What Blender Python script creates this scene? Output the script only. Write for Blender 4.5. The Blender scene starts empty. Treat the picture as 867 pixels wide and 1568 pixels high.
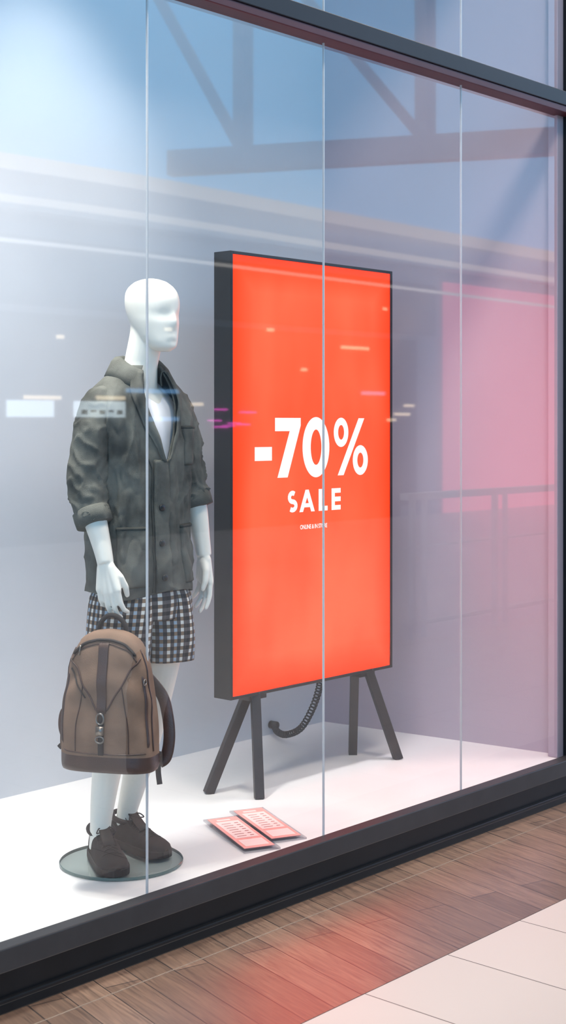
import bpy, bmesh, math, random
from mathutils import Vector, Matrix, noise
random.seed(4)
scene = bpy.context.scene
try:
    scene.view_settings.view_transform = 'Standard'
    scene.view_settings.look = 'None'
except Exception as e:
    print(e)
pi = math.pi

# ------------------------------------------------------------------ helpers
def nd(nt, typ, **kw):
    n = nt.nodes.new(typ)
    for k, v in kw.items():
        setattr(n, k, v)
    return n

def mat(name, col, rough=0.5, metal=0.0, var=0.0, vscale=6.0, bump=0.0, bscale=200.0, spec=0.5, emit=None, estr=0.0, stretch=None):
    m = bpy.data.materials.new(name); m.use_nodes = True
    nt = m.node_tree; b = nt.nodes["Principled BSDF"]
    b.inputs["Base Color"].default_value = (*col, 1)
    b.inputs["Roughness"].default_value = rough
    b.inputs["Metallic"].default_value = metal
    b.inputs["Specular IOR Level"].default_value = spec
    tc = nd(nt, "ShaderNodeTexCoord")
    src = tc.outputs["Object"]
    if stretch:
        mp = nd(nt, "ShaderNodeMapping"); mp.inputs["Scale"].default_value = stretch
        nt.links.new(src, mp.inputs[0]); src = mp.outputs[0]
    n = nd(nt, "ShaderNodeTexNoise"); n.inputs["Scale"].default_value = vscale; n.inputs["Detail"].default_value = 6
    nt.links.new(src, n.inputs["Vector"])
    r = nd(nt, "ShaderNodeValToRGB")
    r.color_ramp.elements[0].position = 0.3; r.color_ramp.elements[1].position = 0.7
    r.color_ramp.elements[0].color = (*[max(0, c*(1-var)) for c in col], 1)
    r.color_ramp.elements[1].color = (*[min(1, c*(1+var)) for c in col], 1)
    nt.links.new(n.outputs["Fac"], r.inputs[0]); nt.links.new(r.outputs[0], b.inputs["Base Color"])
    if bump > 0:
        n2 = nd(nt, "ShaderNodeTexNoise"); n2.inputs["Scale"].default_value = bscale; n2.inputs["Detail"].default_value = 3
        nt.links.new(src, n2.inputs["Vector"])
        bp = nd(nt, "ShaderNodeBump"); bp.inputs["Strength"].default_value = bump; bp.inputs["Distance"].default_value = 0.002
        nt.links.new(n2.outputs["Fac"], bp.inputs["Height"]); nt.links.new(bp.outputs[0], b.inputs["Normal"])
    if emit:
        b.inputs["Emission Color"].default_value = (*emit, 1)
        b.inputs["Emission Strength"].default_value = estr
    return m

def emat(name, col, s):
    m = bpy.data.materials.new(name); m.use_nodes = True
    nt = m.node_tree; nt.nodes.clear()
    o = nd(nt, "ShaderNodeOutputMaterial"); e = nd(nt, "ShaderNodeEmission")
    e.inputs[0].default_value = (*col, 1); e.inputs[1].default_value = s
    nt.links.new(e.outputs[0], o.inputs[0])
    return m

def empty(name, loc=(0, 0, 0), rz=0.0):
    o = bpy.data.objects.new(name, None); o.empty_display_size = 0.1
    o.location = loc; o.rotation_euler = (0, 0, rz)
    scene.collection.objects.link(o); return o

def mobj(name, verts, faces, mats, parent=None, smooth=False, idx=None, uvs=None):
    me = bpy.data.meshes.new(name)
    me.from_pydata([tuple(v) for v in verts], [], faces)
    if not isinstance(mats, (list, tuple)): mats = [mats]
    for m in mats: me.materials.append(m)
    if idx:
        for p, i in zip(me.polygons, idx): p.material_index = i
    if uvs:
        l = me.uv_layers.new(name="UVMap")
        for p in me.polygons:
            for li in p.loop_indices:
                l.data[li].uv = uvs[me.loops[li].vertex_index]
    me.update()
    bm = bmesh.new(); bm.from_mesh(me)
    bmesh.ops.recalc_face_normals(bm, faces=bm.faces); bm.to_mesh(me); bm.free()
    if smooth:
        for p in me.polygons: p.use_smooth = True
    o = bpy.data.objects.new(name, me); scene.collection.objects.link(o)
    if parent: o.parent = parent
    return o

class Geo:
    def __init__(s): s.v = []; s.f = []; s.i = []
    def add(s, v, f, mi=0):
        k = len(s.v); s.v += [Vector(p) for p in v]; s.f += [tuple(a+k for a in q) for q in f]; s.i += [mi]*len(f)
    def box(s, a, b, mi=0):
        x0, y0, z0 = a; x1, y1, z1 = b
        v = [(x0,y0,z0),(x1,y0,z0),(x1,y1,z0),(x0,y1,z0),(x0,y0,z1),(x1,y0,z1),(x1,y1,z1),(x0,y1,z1)]
        s.add(v, [(0,3,2,1),(4,5,6,7),(0,1,5,4),(1,2,6,5),(2,3,7,6),(3,0,4,7)], mi)
    def beam(s, p0, p1, w, h, mi=0, up=(0, 0, 1)):
        p0, p1 = Vector(p0), Vector(p1); t = (p1-p0).normalized(); up = Vector(up)
        if abs(t.dot(up)) > .98: up = Vector((0, 1, 0))
        a = t.cross(up).normalized()*w/2; b = a.cross(t).normalized()*h/2
        v = [p0-a-b, p0+a-b, p0+a+b, p0-a+b, p1-a-b, p1+a-b, p1+a+b, p1-a+b]
        s.add(v, [(0,1,2,3),(7,6,5,4),(0,4,5,1),(1,5,6,2),(2,6,7,3),(3,7,4,0)], mi)
    def tube(s, pts, rad, n=12, cap=True, mi=0, up=(0, -1, 0), disp=None):
        v, f = sweep(pts, rad, n, cap, up, disp); s.add(v, f, mi)
    def obj(s, name, mats, parent=None, smooth=False, bevel=0, seg=2):
        o = mobj(name, s.v, s.f, mats, parent, smooth, s.i)
        if bevel:
            m = o.modifiers.new("b", 'BEVEL'); m.width = bevel; m.segments = seg; m.limit_method = 'ANGLE'
        return o

def sweep(pts, rad, n=16, cap=True, up=(0, -1, 0), disp=None):
    pts = [Vector(p) for p in pts]; N = len(pts)
    if not isinstance(rad, (list, tuple)): rad = [rad]*N
    rad = [(r, r) if not isinstance(r, (list, tuple)) else r for r in rad]
    V = []; F = []; up = Vector(up)
    prev = None
    for i, p in enumerate(pts):
        t = (pts[min(i+1, N-1)]-pts[max(i-1, 0)]).normalized()
        if prev is None:
            a = up - t*up.dot(t)
            if a.length < 1e-4: a = Vector((1, 0, 0)) - t*t.x
        else:
            a = prev - t*prev.dot(t)
        a.normalize(); prev = a; b = t.cross(a)
        for k in range(n):
            th = 2*pi*k/n
            d = a*math.cos(th)*rad[i][0] + b*math.sin(th)*rad[i][1]
            if disp: d = d*(1+disp(i/(N-1), th))
            V.append(p+d)
    for i in range(N-1):
        for k in range(n):
            F.append((i*n+k, i*n+(k+1) % n, (i+1)*n+(k+1) % n, (i+1)*n+k))
    if cap:
        F.append(tuple(range(n))[::-1]); F.append(tuple(range((N-1)*n, N*n)))
    return V, F

def spl(pts, k=6):
    P = [Vector(p) if len(p) in (2, 3, 4) else p for p in pts]
    out = []
    for i in range(len(P)-1):
        p0 = P[max(i-1, 0)]; p1 = P[i]; p2 = P[i+1]; p3 = P[min(i+2, len(P)-1)]
        for j in range(k):
            t = j/k
            out.append(0.5*((2*p1)+(p2-p0)*t+(2*p0-5*p1+4*p2-p3)*t*t+(3*p1-p0-3*p2+p3)*t**3))
    out.append(P[-1]); return out

def table(tab, s):
    if s <= tab[0][0]: return tab[0][1:]
    for a, b in zip(tab, tab[1:]):
        if s <= b[0]:
            t = (s-a[0])/(b[0]-a[0])
            return tuple(x+(y-x)*t for x, y in zip(a[1:], b[1:]))
    return tab[-1][1:]

def smoothtab(tab, k=5):
    out = []
    n = len(tab)
    for i in range(n-1):
        p0 = tab[max(i-1, 0)]; p1 = tab[i]; p2 = tab[i+1]; p3 = tab[min(i+2, n-1)]
        for j in range(k):
            t = j/k
            row = [p1[0]+(p2[0]-p1[0])*t]
            for c in range(1, len(p1)):
                row.append(0.5*((2*p1[c])+(p2[c]-p0[c])*t+(2*p0[c]-5*p1[c]+4*p2[c]-p3[c])*t*t+(3*p1[c]-p0[c]-3*p2[c]+p3[c])*t**3))
            out.append(tuple(row))
    out.append(tuple(tab[-1])); return out

def sgp(x, e): return math.copysign(abs(x)**e, x)
def ridge(p): return max(0.0, 1-abs(noise.noise(p))*2.6)**3

def capsule(G, p0, p1, r0, r1, n=16):
    p0, p1 = Vector(p0), Vector(p1); t = (p1-p0).normalized()
    pts = []; rr = []
    for a in (-80, -60, -40, -20): pts.append(p0+t*r0*math.sin(math.radians(a))); rr.append(r0*math.cos(math.radians(a)))
    pts.append(p0); rr.append(r0); pts.append(p1); rr.append(r1)
    for a in (20, 40, 60, 80): pts.append(p1+t*r1*math.sin(math.radians(a))); rr.append(r1*math.cos(math.radians(a)))
    v, f = sweep(pts, rr, n, True, up=(0.3, -1, 0.1)); G.add(v, f)

# ------------------------------------------------------------------ materials
M_wall = mat("wall_paint_cool_white", (0.61, 0.63, 0.66), 0.7, var=0.02, vscale=2, bump=0.05)
M_pink = mat("wall_pink_light_tint", (0.42, 0.345, 0.39), 0.6, var=0.03, vscale=2)  # pink light falling on the side wall is put into its colour
M_dfloor = mat("display_floor_white", (0.78, 0.77, 0.76), 0.28, var=0.02, vscale=3)
M_black = mat("black_metal_frame", (0.006, 0.007, 0.009), 0.35, metal=0.0, var=0.2, vscale=8, spec=.25)
M_sill = mat("dark_grey_sill", (0.040, 0.040, 0.043), 0.4, metal=0.3, var=0.1, vscale=10, spec=.35)
M_header = mat("header_dark_metal", (0.010, 0.012, 0.018), 0.4, metal=0.2, var=0.1, spec=.3)
M_maroon = mat("header_maroon_trim", (0.055, 0.014, 0.020), 0.4, var=0.1, spec=.3)
M_silicone = mat("glass_joint", (0.42, 0.44, 0.46), 0.2, var=0.05)
M_skin = mat("mannequin_matte_white", (0.82, 0.79, 0.70), 0.42, var=0.01)
M_tee = mat("white_cotton", (0.74, 0.76, 0.80), 0.85, var=0.04, vscale=12, bump=0.3, bscale=400)
M_jacket = mat("washed_dark_canvas", (0.104, 0.106, 0.093), 0.85, var=0.5, vscale=11, bump=0.8, bscale=500, spec=0.2)
M_jseam = mat("jacket_seam", (0.050, 0.052, 0.046), 0.85, var=0.2, vscale=30, spec=0.2)
M_button = mat("dark_button", (0.012, 0.012, 0.012), 0.3)
M_shoe = mat("black_suede", (0.011, 0.011, 0.012), 0.75, var=0.3, vscale=30, bump=0.3, bscale=500, spec=.2)
M_sole = mat("black_rubber", (0.007, 0.007, 0.008), 0.55, var=0.2, spec=.25)
M_canvas = mat("brown_canvas", (0.190, 0.122, 0.086), 0.8, var=0.18, vscale=14, bump=0.5, bscale=600, spec=0.25)
M_leather = mat("dark_brown_leather", (0.048, 0.024, 0.019), 0.42, var=0.25, vscale=20, bump=0.3, bscale=250)
M_strap = mat("black_webbing", (0.020, 0.016, 0.016), 0.7, var=0.2, vscale=40)
M_metal = mat("gunmetal", (0.22, 0.20, 0.18), 0.3, metal=0.9)
M_signblk = mat("sign_black_metal", (0.014, 0.013, 0.013), 0.4, var=0.2, vscale=6)
M_leg = mat("trestle_black_steel", (0.018, 0.015, 0.017), 0.45, var=0.2)
M_cable = mat("black_cable", (0.015, 0.015, 0.016), 0.45)
M_white_e = emat("sign_text_white", (1.0, 0.97, 0.95), 1.3)

def m_glass(name, tint, fac, rough=0.0):
    m = bpy.data.materials.new(name); m.use_nodes = True
    nt = m.node_tree; nt.nodes.clear()
    o = nd(nt, "ShaderNodeOutputMaterial"); t = nd(nt, "ShaderNodeBsdfTransparent"); g = nd(nt, "ShaderNodeBsdfGlossy")
    g.inputs["Roughness"].default_value = rough
    t.inputs[0].default_value = (*tint, 1)
    mx = nd(nt, "ShaderNodeMixShader"); mx.inputs[0].default_value = fac
    nt.links.new(t.outputs[0], mx.inputs[1]); nt.links.new(g.outputs[0], mx.inputs[2]); nt.links.new(mx.outputs[0], o.inputs[0])
    return m
M_glass = m_glass("shop_window_glass", (0.93, 0.95, 0.96), 0.085, 0.02)
M_baseglass = m_glass("base_plate_glass", (0.62, 0.68, 0.67), 0.12, 0.02)
M_baserim = mat("base_glass_edge", (0.08, 0.13, 0.12), 0.1)
M_acrylic = m_glass("clear_acrylic", (0.86, 0.86, 0.88), 0.15, 0.05)

def m_wood():
    m = bpy.data.materials.new("wood_plank_floor"); m.use_nodes = True
    nt = m.node_tree; b = nt.nodes["Principled BSDF"]
    tc = nd(nt, "ShaderNodeTexCoord"); mp = nd(nt, "ShaderNodeMapping")
    mp.inputs["Rotation"].default_value = (0, 0, math.radians(-76))
    nt.links.new(tc.outputs["Object"], mp.inputs[0])
    br = nd(nt, "ShaderNodeTexBrick")
    br.inputs["Scale"].default_value = 1.0; br.inputs["Brick Width"].default_value = 1.1; br.inputs["Row Height"].default_value = 0.115
    br.inputs["Mortar Size"].default_value = 0.0020; br.inputs["Mortar Smooth"].default_value = 0.1
    br.inputs["Color1"].default_value = (0.15, 0.088, 0.056, 1); br.inputs["Color2"].default_value = (0.25, 0.155, 0.105, 1)
    br.inputs["Mortar"].default_value = (0.025, 0.016, 0.012, 1)
    nt.links.new(mp.outputs[0], br.inputs["Vector"])
    m2 = nd(nt, "ShaderNodeMapping"); m2.inputs["Scale"].default_value = (3, 40, 1)
    nt.links.new(mp.outputs[0], m2.inputs[0])
    n = nd(nt, "ShaderNodeTexNoise"); n.inputs["Scale"].default_value = 1.6; n.inputs["Detail"].default_value = 8; n.inputs["Distortion"].default_value = 1.6
    nt.links.new(m2.outputs[0], n.inputs["Vector"])
    rr = nd(nt, "ShaderNodeValToRGB"); rr.color_ramp.elements[0].color = (0.50, 0.47, 0.46, 1); rr.color_ramp.elements[1].color = (1.30, 1.28, 1.25, 1)
    rr.color_ramp.elements[0].position = .3; rr.color_ramp.elements[1].position = .7
    nt.links.new(n.outputs["Fac"], rr.inputs[0])
    mx = nd(nt, "ShaderNodeMix", data_type='RGBA', blend_type='MULTIPLY'); mx.inputs[0].default_value = 1
    nt.links.new(br.outputs["Color"], mx.inputs[6]); nt.links.new(rr.outputs[0], mx.inputs[7])
    nt.links.new(mx.outputs[2], b.inputs["Base Color"])
    b.inputs["Roughness"].default_value = 0.36
    b.inputs["IOR"].default_value = 3.2
    b.inputs["Specular IOR Level"].default_value = 0.5
    bp = nd(nt, "ShaderNodeBump"); bp.inputs["Strength"].default_value = .12; bp.inputs["Distance"].default_value = .001
    nt.links.new(n.outputs["Fac"], bp.inputs["Height"]); nt.links.new(bp.outputs[0], b.inputs["Normal"])
    return m
def m_tile():
    m = bpy.data.materials.new("mall_floor_tile"); m.use_nodes = True
    nt = m.node_tree; b = nt.nodes["Principled BSDF"]
    tc = nd(nt, "ShaderNodeTexCoord"); mp = nd(nt, "ShaderNodeMapping")
    mp.inputs["Location"].default_value = (-3.563+0.4*20, 0.68+0.8*20, 0)
    nt.links.new(tc.outputs["Object"], mp.inputs[0])
    br = nd(nt, "ShaderNodeTexBrick"); br.offset = 0.0
    br.inputs["Scale"].default_value = 1.0; br.inputs["Brick Width"].default_value = 0.4; br.inputs["Row Height"].default_value = 0.8
    br.inputs["Mortar Size"].default_value = 0.0020
    br.inputs["Color1"].default_value = (0.62, 0.575, 0.54, 1); br.inputs["Color2"].default_value = (0.66, 0.605, 0.57, 1)
    br.inputs["Mortar"].default_value = (0.08, 0.068, 0.064, 1)
    nt.links.new(mp.outputs[0], br.inputs["Vector"]); nt.links.new(br.outputs["Color"], b.inputs["Base Color"])
    b.inputs["Roughness"].default_value = 0.4
    return m
M_wood = m_wood(); M_tile = m_tile()

# ------------------------------------------------------------------ display case shell
FZ = -0.18
g = Geo(); g.box((0.4, 0.0, -0.06), (5.42, 1.35, 0.0)); g.obj("display_floor", M_dfloor)
g = Geo(); g.box((0.4, 1.23, 0.0), (5.6, 1.35, 3.9)); g.obj("wall_back", M_wall)
g = Geo()
g.add([(5.40, 0.02, 0), (5.25, 1.23, 0), (5.25, 1.23, 3.9), (5.40, 0.02, 3.9), (5.6, 0.02, 0), (5.6, 1.23, 0), (5.6, 1.23, 3.9), (5.6, 0.02, 3.9)],
      [(0, 1, 2, 3), (4, 7, 6, 5), (0, 3, 7, 4), (1, 5, 6, 2), (3, 2, 6, 7), (0, 4, 5, 1)])
g.obj("wall_right", M_pink)
g = Geo(); g.box((0.3, 0.0, 0.0), (0.4, 1.35, 3.9)); g.obj("wall_left", M_wall)
g = Geo(); g.box((0.3, 0.0, 3.9), (5.6, 1.35, 3.98)); g.obj("ceiling", M_wall)

seams = [0.484, 1.311, 2.137, 2.963, 3.789, 4.615]
edges = [0.4]+seams+[5.385]
k = 1
for a, b in zip(edges, edges[1:]):
    if b-a < .2: continue
    for z0, z1 in ((0.0, 2.745), (2.815, 3.9)):
        v = [(a+.003, 0, z0), (b-.003, 0, z0), (b-.003, 0, z1), (a+.003, 0, z1)]
        mobj("window_%d" % k, v, [(0, 1, 2, 3)], M_glass); k += 1
g = Geo()
for s in seams:
    g.box((s-.0022, -.003, 0.0), (s+.0022, .004, 2.74)); g.box((s-.0022, -.003, 2.82), (s+.0022, .004, 3.9))
g.obj("trim_1", M_silicone)
g = Geo(); g.box((0.3, -0.055, 2.765), (5.6, 0.03, 2.825), 0); g.box((0.3, -0.05, 2.737), (5.6, 0.025, 2.765), 1)
g.obj("trim_2", [M_header, M_maroon], bevel=.003)
g = Geo(); g.box((0.3, -0.055, -0.062), (8.0, 0.0, 0.004), 0)
g.box((0.3, -0.035, -0.15), (8.0, 0.0, -0.062), 1)
g.box((0.3, -0.050, -0.15), (8.0, 0.0, -0.135), 1)
g.box((0.3, -0.042, -0.18), (8.0, 0.0, -0.15), 1)
g.obj("baseboard_front", [M_sill, M_black], bevel=.004)
g = Geo(); g.box((5.385, -0.05, 0.0), (5.46, 0.02, 3.9), 0); g.box((5.335, 0.004, 0.0), (5.385, 0.05, 3.9), 1)
g.obj("trim_3", [M_black, M_pink], bevel=.003)
g = Geo(); g.box((5.46, 0.0, FZ), (16, 0.3, 6.0)); g.box((-14, 0.0, FZ), (0.3, 0.3, 6.0)); g.box((0.3, 0.0, 3.9), (5.46, 0.3, 6.0))
g.obj("wall_front", mat("facade_panel_grey", (0.09, 0.09, 0.10), 0.5, var=.1))

# ------------------------------------------------------------------ mall
mobj("floor", [(-16, -12, FZ), (34, -12, FZ), (34, 0.0, FZ), (-16, 0.0, FZ)], [(0, 1, 2, 3)], M_tile)
g = Geo(); g.box((-14, -0.68, FZ), (16, -0.0, FZ+0.001)); g.obj("floor_wood", M_wood)
g = Geo(); g.box((-14, -0.155, FZ+0.001), (16, -0.152, FZ+0.002)); g.obj("trim_4", mat("floor_strip", (0.30, 0.24, 0.19), .4))
M_mallw = mat("mall_plaster", (0.40, 0.40, 0.43), 0.7, var=.05, vscale=1)
M_mallw2 = mat("mall_plaster_light", (0.78, 0.78, 0.80), 0.6, var=.03, vscale=1)
M_dark = mat("mall_dark_interior", (0.07, 0.07, 0.08), 0.6, var=.3, vscale=.6)
M_cove = emat("cove_light", (1.0, 0.96, 0.9), 2.4)
M_screen = emat("menu_screen", (0.75, 0.9, 1.0), 6)
M_warm = emat("warm_shop_light", (1.0, 0.8, 0.55), 6)
M_blue = emat("blue_shop_light", (0.25, 0.55, 1.0), 4)
M_pinke = emat("pink_shop_interior", (1.0, 0.24, 0.34), 3.2)
M_mag = emat("magenta_neon", (1.0, 0.1, 0.7), 7)
g = Geo(); g.box((-16, 0.0, 6.0), (34, -3.8, 6.2)); g.obj("sky_block_ceiling", M_mallw2)  # unseen ceiling, added to keep sky light off the walkway floor
g = Geo()
g.box((-4, -12.5, FZ), (34, -12.0, 4.2), 0)
g.box((-4, -12.4, 4.2), (34, -11.7, 4.75), 1)
g.box((-4, -12.0, 3.0), (21, -11.9, 3.9), 2)
g.box((9, -12.0, 0.0), (20.5, -11.96, 2.9), 2)
g.box((21.3, -11.97, FZ), (31, -11.93, 4.0), 5)
for p in [(-2, 6), (6.3, 13), (13.3, 20)]:
    g.box((p[0], -11.98, FZ), (p[1], -11.94, 2.7), 2)
for i, (x, w, z) in enumerate([(11.9, .75, 1.62), (13.1, .9, 1.62)]):
    g.box((x-w/2, -11.93, z-.10), (x+w/2, -11.88, z+.12), 4)
for i in range(6):
    x = 12.75+i*.16; g.box((x, -11.88, 1.56+.03*(i % 2)), (x+.09, -11.86, 1.62), 2)
for x, z, w in [(15, 1.72, .1), (18.7, 2.7, .35), (20.2, 1.75, .12), (14.4, 2.8, .05), (12.4, 2.6, .05), (16.6, 2.9, .06), (19.5, 3.4, .05), (11.2, 3.6, .05), (17.4, 2.3, .05), (20.0, 1.6, .2), (19.7, 1.5, .1), (12.1, 1.78, .3), (13.3, 1.79, .25)]:
    g.box((x-w, -11.93, z-.025), (x+w, -11.88, z+.025), 6)
for x, z, w in [(14.1, 1.9, .5), (14.3, 1.5, .3), (19.2, 1.95, .3)]:
    g.box((x-w, -11.93, z-.03), (x+w, -11.89, z+.03), 8)
for i in range(9):
    x = 15.3+random.random()*.9; z = 1.35+random.random()*.32
    g.box((x-.12, -11.93, z-.012), (x+.12, -11.88, z+.012), 7)
g.obj("opposite_storefront", [M_mallw, M_mallw2, M_dark, M_cove, M_screen, M_pinke, M_warm, M_mag, M_blue])
g = Geo()
for z, off, r in ((4.72, 0.0, .10), (4.20, 0.3, .05), (3.70, 0.2, .025)):
    pts = spl([(4, -13+off, z-.1), (8, -11.9+off, z), (12, -11.3+off, z), (18, -11.45+off, z), (26, -11.7+off, z), (34, -12+off, z)], 8)
    g.tube(pts, r, 8)
g.obj("cove_light_band", M_cove, smooth=True)
M_steel = mat("painted_steel_truss", (0.60, 0.62, 0.65), 0.5, var=.05)
g = Geo()
P1 = Vector((13.85, -11.3, 5.05)); P2 = Vector((16.1, -6.4, 5.05)); dv = (P2-P1)
g.beam(P1, P1+dv*1.6, .22, .34)
for t, bl_ in ((0.20, .27), (0.67, .39), (1.5, .39)):
    b = P1+dv*t
    g.beam(b, b+Vector((0, 0, 6)), .2, .2)
    g.beam(b+Vector((0, 0, .1)), b+Vector((0, 0, 2.7))-dv*bl_, .14, .14)
g.beam(P1+Vector((0, 0, 4)), P1+dv*1.6+Vector((0, 0, 4)), .22, .3)
g.obj("roof_truss", M_steel)
g = Geo()
for i in range(9):
    x = 8.6+i*1.1
    g.box((x-.02, -3.22, FZ), (x+.02, -3.18, .88)); g.box((x+.14, -3.22, FZ), (x+.16, -3.18, .86))
g.box((8.5, -3.24, .86), (17.6, -3.16, .91)); g.box((8.5, -3.21, -.08), (17.6, -3.19, -.05)); g.box((8.5, -3.21, .5), (17.6, -3.19, .515))
g.obj("railing", M_mallw2)

# ------------------------------------------------------------------ lightbox sign
sx0, sx1, sz0, sz1, sy0, sy1 = 3.90, 4.898, 0.380, 2.076, 0.55, 0.64
sign = empty("lightbox_sign", (sx0, sy0, sz0))
W = sx1-sx0; H = sz1-sz0; D = sy1-sy0; fr = .012
g = Geo()
g.box((0, 0, 0), (fr, D, H)); g.box((W-fr, 0, 0), (W, D, H)); g.box((fr, 0, 0), (W-fr, D, fr)); g.box((fr, 0, H-fr), (W-fr, D, H)); g.box((fr, D-.01, fr), (W-fr, D, H-fr))
g.obj("frame", M_signblk, sign, bevel=.002)
def m_sign():
    m = bpy.data.materials.new("backlit_coral_fabric"); m.use_nodes = True
    nt = m.node_tree; nt.nodes.clear()
    o = nd(nt, "ShaderNodeOutputMaterial"); e = nd(nt, "ShaderNodeEmission"); tc = nd(nt, "ShaderNodeTexCoord")
    mp = nd(nt, "ShaderNodeMapping"); mp.inputs["Scale"].default_value = (1.4, 1, .7)
    n = nd(nt, "ShaderNodeTexNoise"); n.inputs["Scale"].default_value = 2.2; n.inputs["Detail"].default_value = 2
    nt.links.new(tc.outputs["Object"], mp.inputs[0]); nt.links.new(mp.outputs[0], n.inputs["Vector"])
    sep = nd(nt, "ShaderNodeSeparateXYZ"); nt.links.new(tc.outputs["UV"], sep.inputs[0])
    def edge(sock, sc):
        a = nd(nt, "ShaderNodeMath", operation='SUBTRACT'); nt.links.new(sock, a.inputs[0]); a.inputs[1].default_value = .5
        b = nd(nt, "ShaderNodeMath", operation='ABSOLUTE'); nt.links.new(a.outputs[0], b.inputs[0])
        c = nd(nt, "ShaderNodeMapRange"); nt.links.new(b.outputs[0], c.inputs[0]); c.inputs[1].default_value = .5-sc; c.inputs[2].default_value = .5
        return c.outputs[0]
    mxx = nd(nt, "ShaderNodeMath", operation='MAXIMUM'); nt.links.new(edge(sep.outputs[0], .12), mxx.inputs[0]); nt.links.new(edge(sep.outputs[1], .08), mxx.inputs[1])
    r = nd(nt, "ShaderNodeValToRGB"); r.color_ramp.elements[0].color = (2.7, .135, .050, 1); r.color_ramp.elements[1].color = (2.7, .195, .085, 1)
    r.color_ramp.elements[0].position = .35; r.color_ramp.elements[1].position = .65
    nt.links.new(n.outputs["Fac"], r.inputs[0])
    mix = nd(nt, "ShaderNodeMix", data_type='RGBA'); nt.links.new(mxx.outputs[0], mix.inputs[0]); nt.links.new(r.outputs[0], mix.inputs[6])
    mix.inputs[7].default_value = (2.3, .075, .012, 1)
    nt.links.new(mix.outputs[2], e.inputs[0]); e.inputs[1].default_value = 1.0
    nt.links.new(e.outputs[0], o.inputs[0]); return m
nx, nz = 50, 84; V = []; F = []; U = []
for j in range(nz+1):
    for i in range(nx+1):
        x = fr+(W-2*fr)*i/nx; z = fr+(H-2*fr)*j/nz
        wr = max(0, 1-z/.12)*.004*math.sin(x*38+noise.noise(Vector((x*6, z*9, 0)))*5)
        V.append((x, .006+wr*.6, z)); U.append((i/nx, j/nz))
for j in range(nz):
    for i in range(nx): F.append((j*(nx+1)+i, j*(nx+1)+i+1, (j+1)*(nx+1)+i+1, (j+1)*(nx+1)+i))
mobj("fabric_face", V, F, m_sign(), sign, True, uvs=U)

def stroke(G, pts, w, y, closed=False):
    n = len(pts); L = []
    for i, p in enumerate(pts):
        a = Vector(pts[(i-1) % n] if closed or i > 0 else pts[0]); b = Vector(pts[(i+1) % n] if closed or i < n-1 else pts[-1])
        t = (b-a).normalized(); nn = Vector((-t.y, t.x))*w/2; p = Vector(p)
        L += [(p.x+nn.x, y, p.y+nn.y), (p.x-nn.x, y, p.y-nn.y)]
    f = [(2*i, 2*i+1, 2*i+3, 2*i+2) for i in range(n-1)]
    if closed: f.append((2*n-2, 2*n-1, 1, 0))
    G.add(L, f)
def poly(G, pts, y): G.add([(p[0], y, p[1]) for p in pts], [tuple(range(len(pts)))])
def ring(G, cx, cz, rx, rz, wx, wz, y, n=56):
    V = []
    for i in range(n):
        c, s = math.cos(2*pi*i/n), math.sin(2*pi*i/n)
        V += [(cx+rx*c, y, cz+rz*s), (cx+(rx-wx)*c, y, cz+(rz-wz)*s)]
    G.add(V, [(2*i, 2*i+1, (2*i+3) % (2*n), (2*i+2) % (2*n)) for i in range(n)])
g = Geo(); yy = -.0015
def X(x): return x-sx0
def Z(z): return z-sz0
zb, zt = Z(1.212), Z(1.446)
hh = zt-zb
poly(g, [(X(4.030), Z(1.280)), (X(4.128), Z(1.280)), (X(4.128), Z(1.333)), (X(4.030), Z(1.333))], yy)
poly(g, [(X(4.146), zt-.052), (X(4.232), zt-.052), (X(4.148+.012), zb), (X(4.148+.072), zb), (X(4.298), zt-.03), (X(4.298), zt), (X(4.146), zt)], yy)
ring(g, X(4.392), (zb+zt)/2, .083, hh/2+.004, .050, .050, yy)
c1, c2 = (X(4.550), zt-.058), (X(4.676), zb+.060)
ring(g, c1[0], c1[1], .047, .060, .028, .030, yy); ring(g, c2[0], c2[1], .050, .062, .030, .031, yy)
poly(g, [(X(4.528), zb), (X(4.566), zb), (X(4.702), zt), (X(4.664), zt)], yy)
zb, zt = Z(1.072), Z(1.160); h = zt-zb; w = .021
sc = []
cx = X(4.249)
for a in range(50, 271, 20): sc.append((cx+.0185*math.cos(math.radians(a)), zt-w/2-.0170+.0170*math.sin(math.radians(a))))
for a in range(90, -131, -20): sc.append((cx+.0205*math.cos(math.radians(a)), zb+w/2+.0165+.0165*math.sin(math.radians(a))))
stroke(g, sc, w*.9, yy)
ax = X(4.337)
poly(g, [(ax-.047, zb), (ax-.025, zb), (ax+.004, zt-.022), (ax+.002, zt), (ax-.010, zt)], yy)
poly(g, [(ax+.047, zb), (ax+.025, zb), (ax-.004, zt-.022), (ax-.010, zt), (ax+.010, zt)], yy)
poly(g, [(ax-.028, zb+.018), (ax+.028, zb+.018), (ax+.024, zb+.034), (ax-.024, zb+.034)], yy)
lx = X(4.408)
poly(g, [(lx, zb), (lx+.021, zb), (lx+.021, zt), (lx, zt)], yy); poly(g, [(lx+.02, zb), (lx+.056, zb), (lx+.056, zb+.019), (lx+.02, zb+.019)], yy)
ex = X(4.489)
poly(g, [(ex, zb), (ex+.021, zb), (ex+.021, zt), (ex, zt)], yy)
for q in (zb, zb+h/2-.0095, zt-.019): poly(g, [(ex+.02, q), (ex+.058, q), (ex+.058, q+.019), (ex+.02, q+.019)], yy)
g.obj("lettering", M_white_e, sign)
cu = bpy.data.curves.new("small_text", 'FONT'); cu.body = "ONLINE & IN STORE"; cu.size = .024; cu.align_x = 'CENTER'; cu.offset = .0004; cu.space_character = .95
t = bpy.data.objects.new("small_lettering", cu); scene.collection.objects.link(t); t.parent = sign
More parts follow.
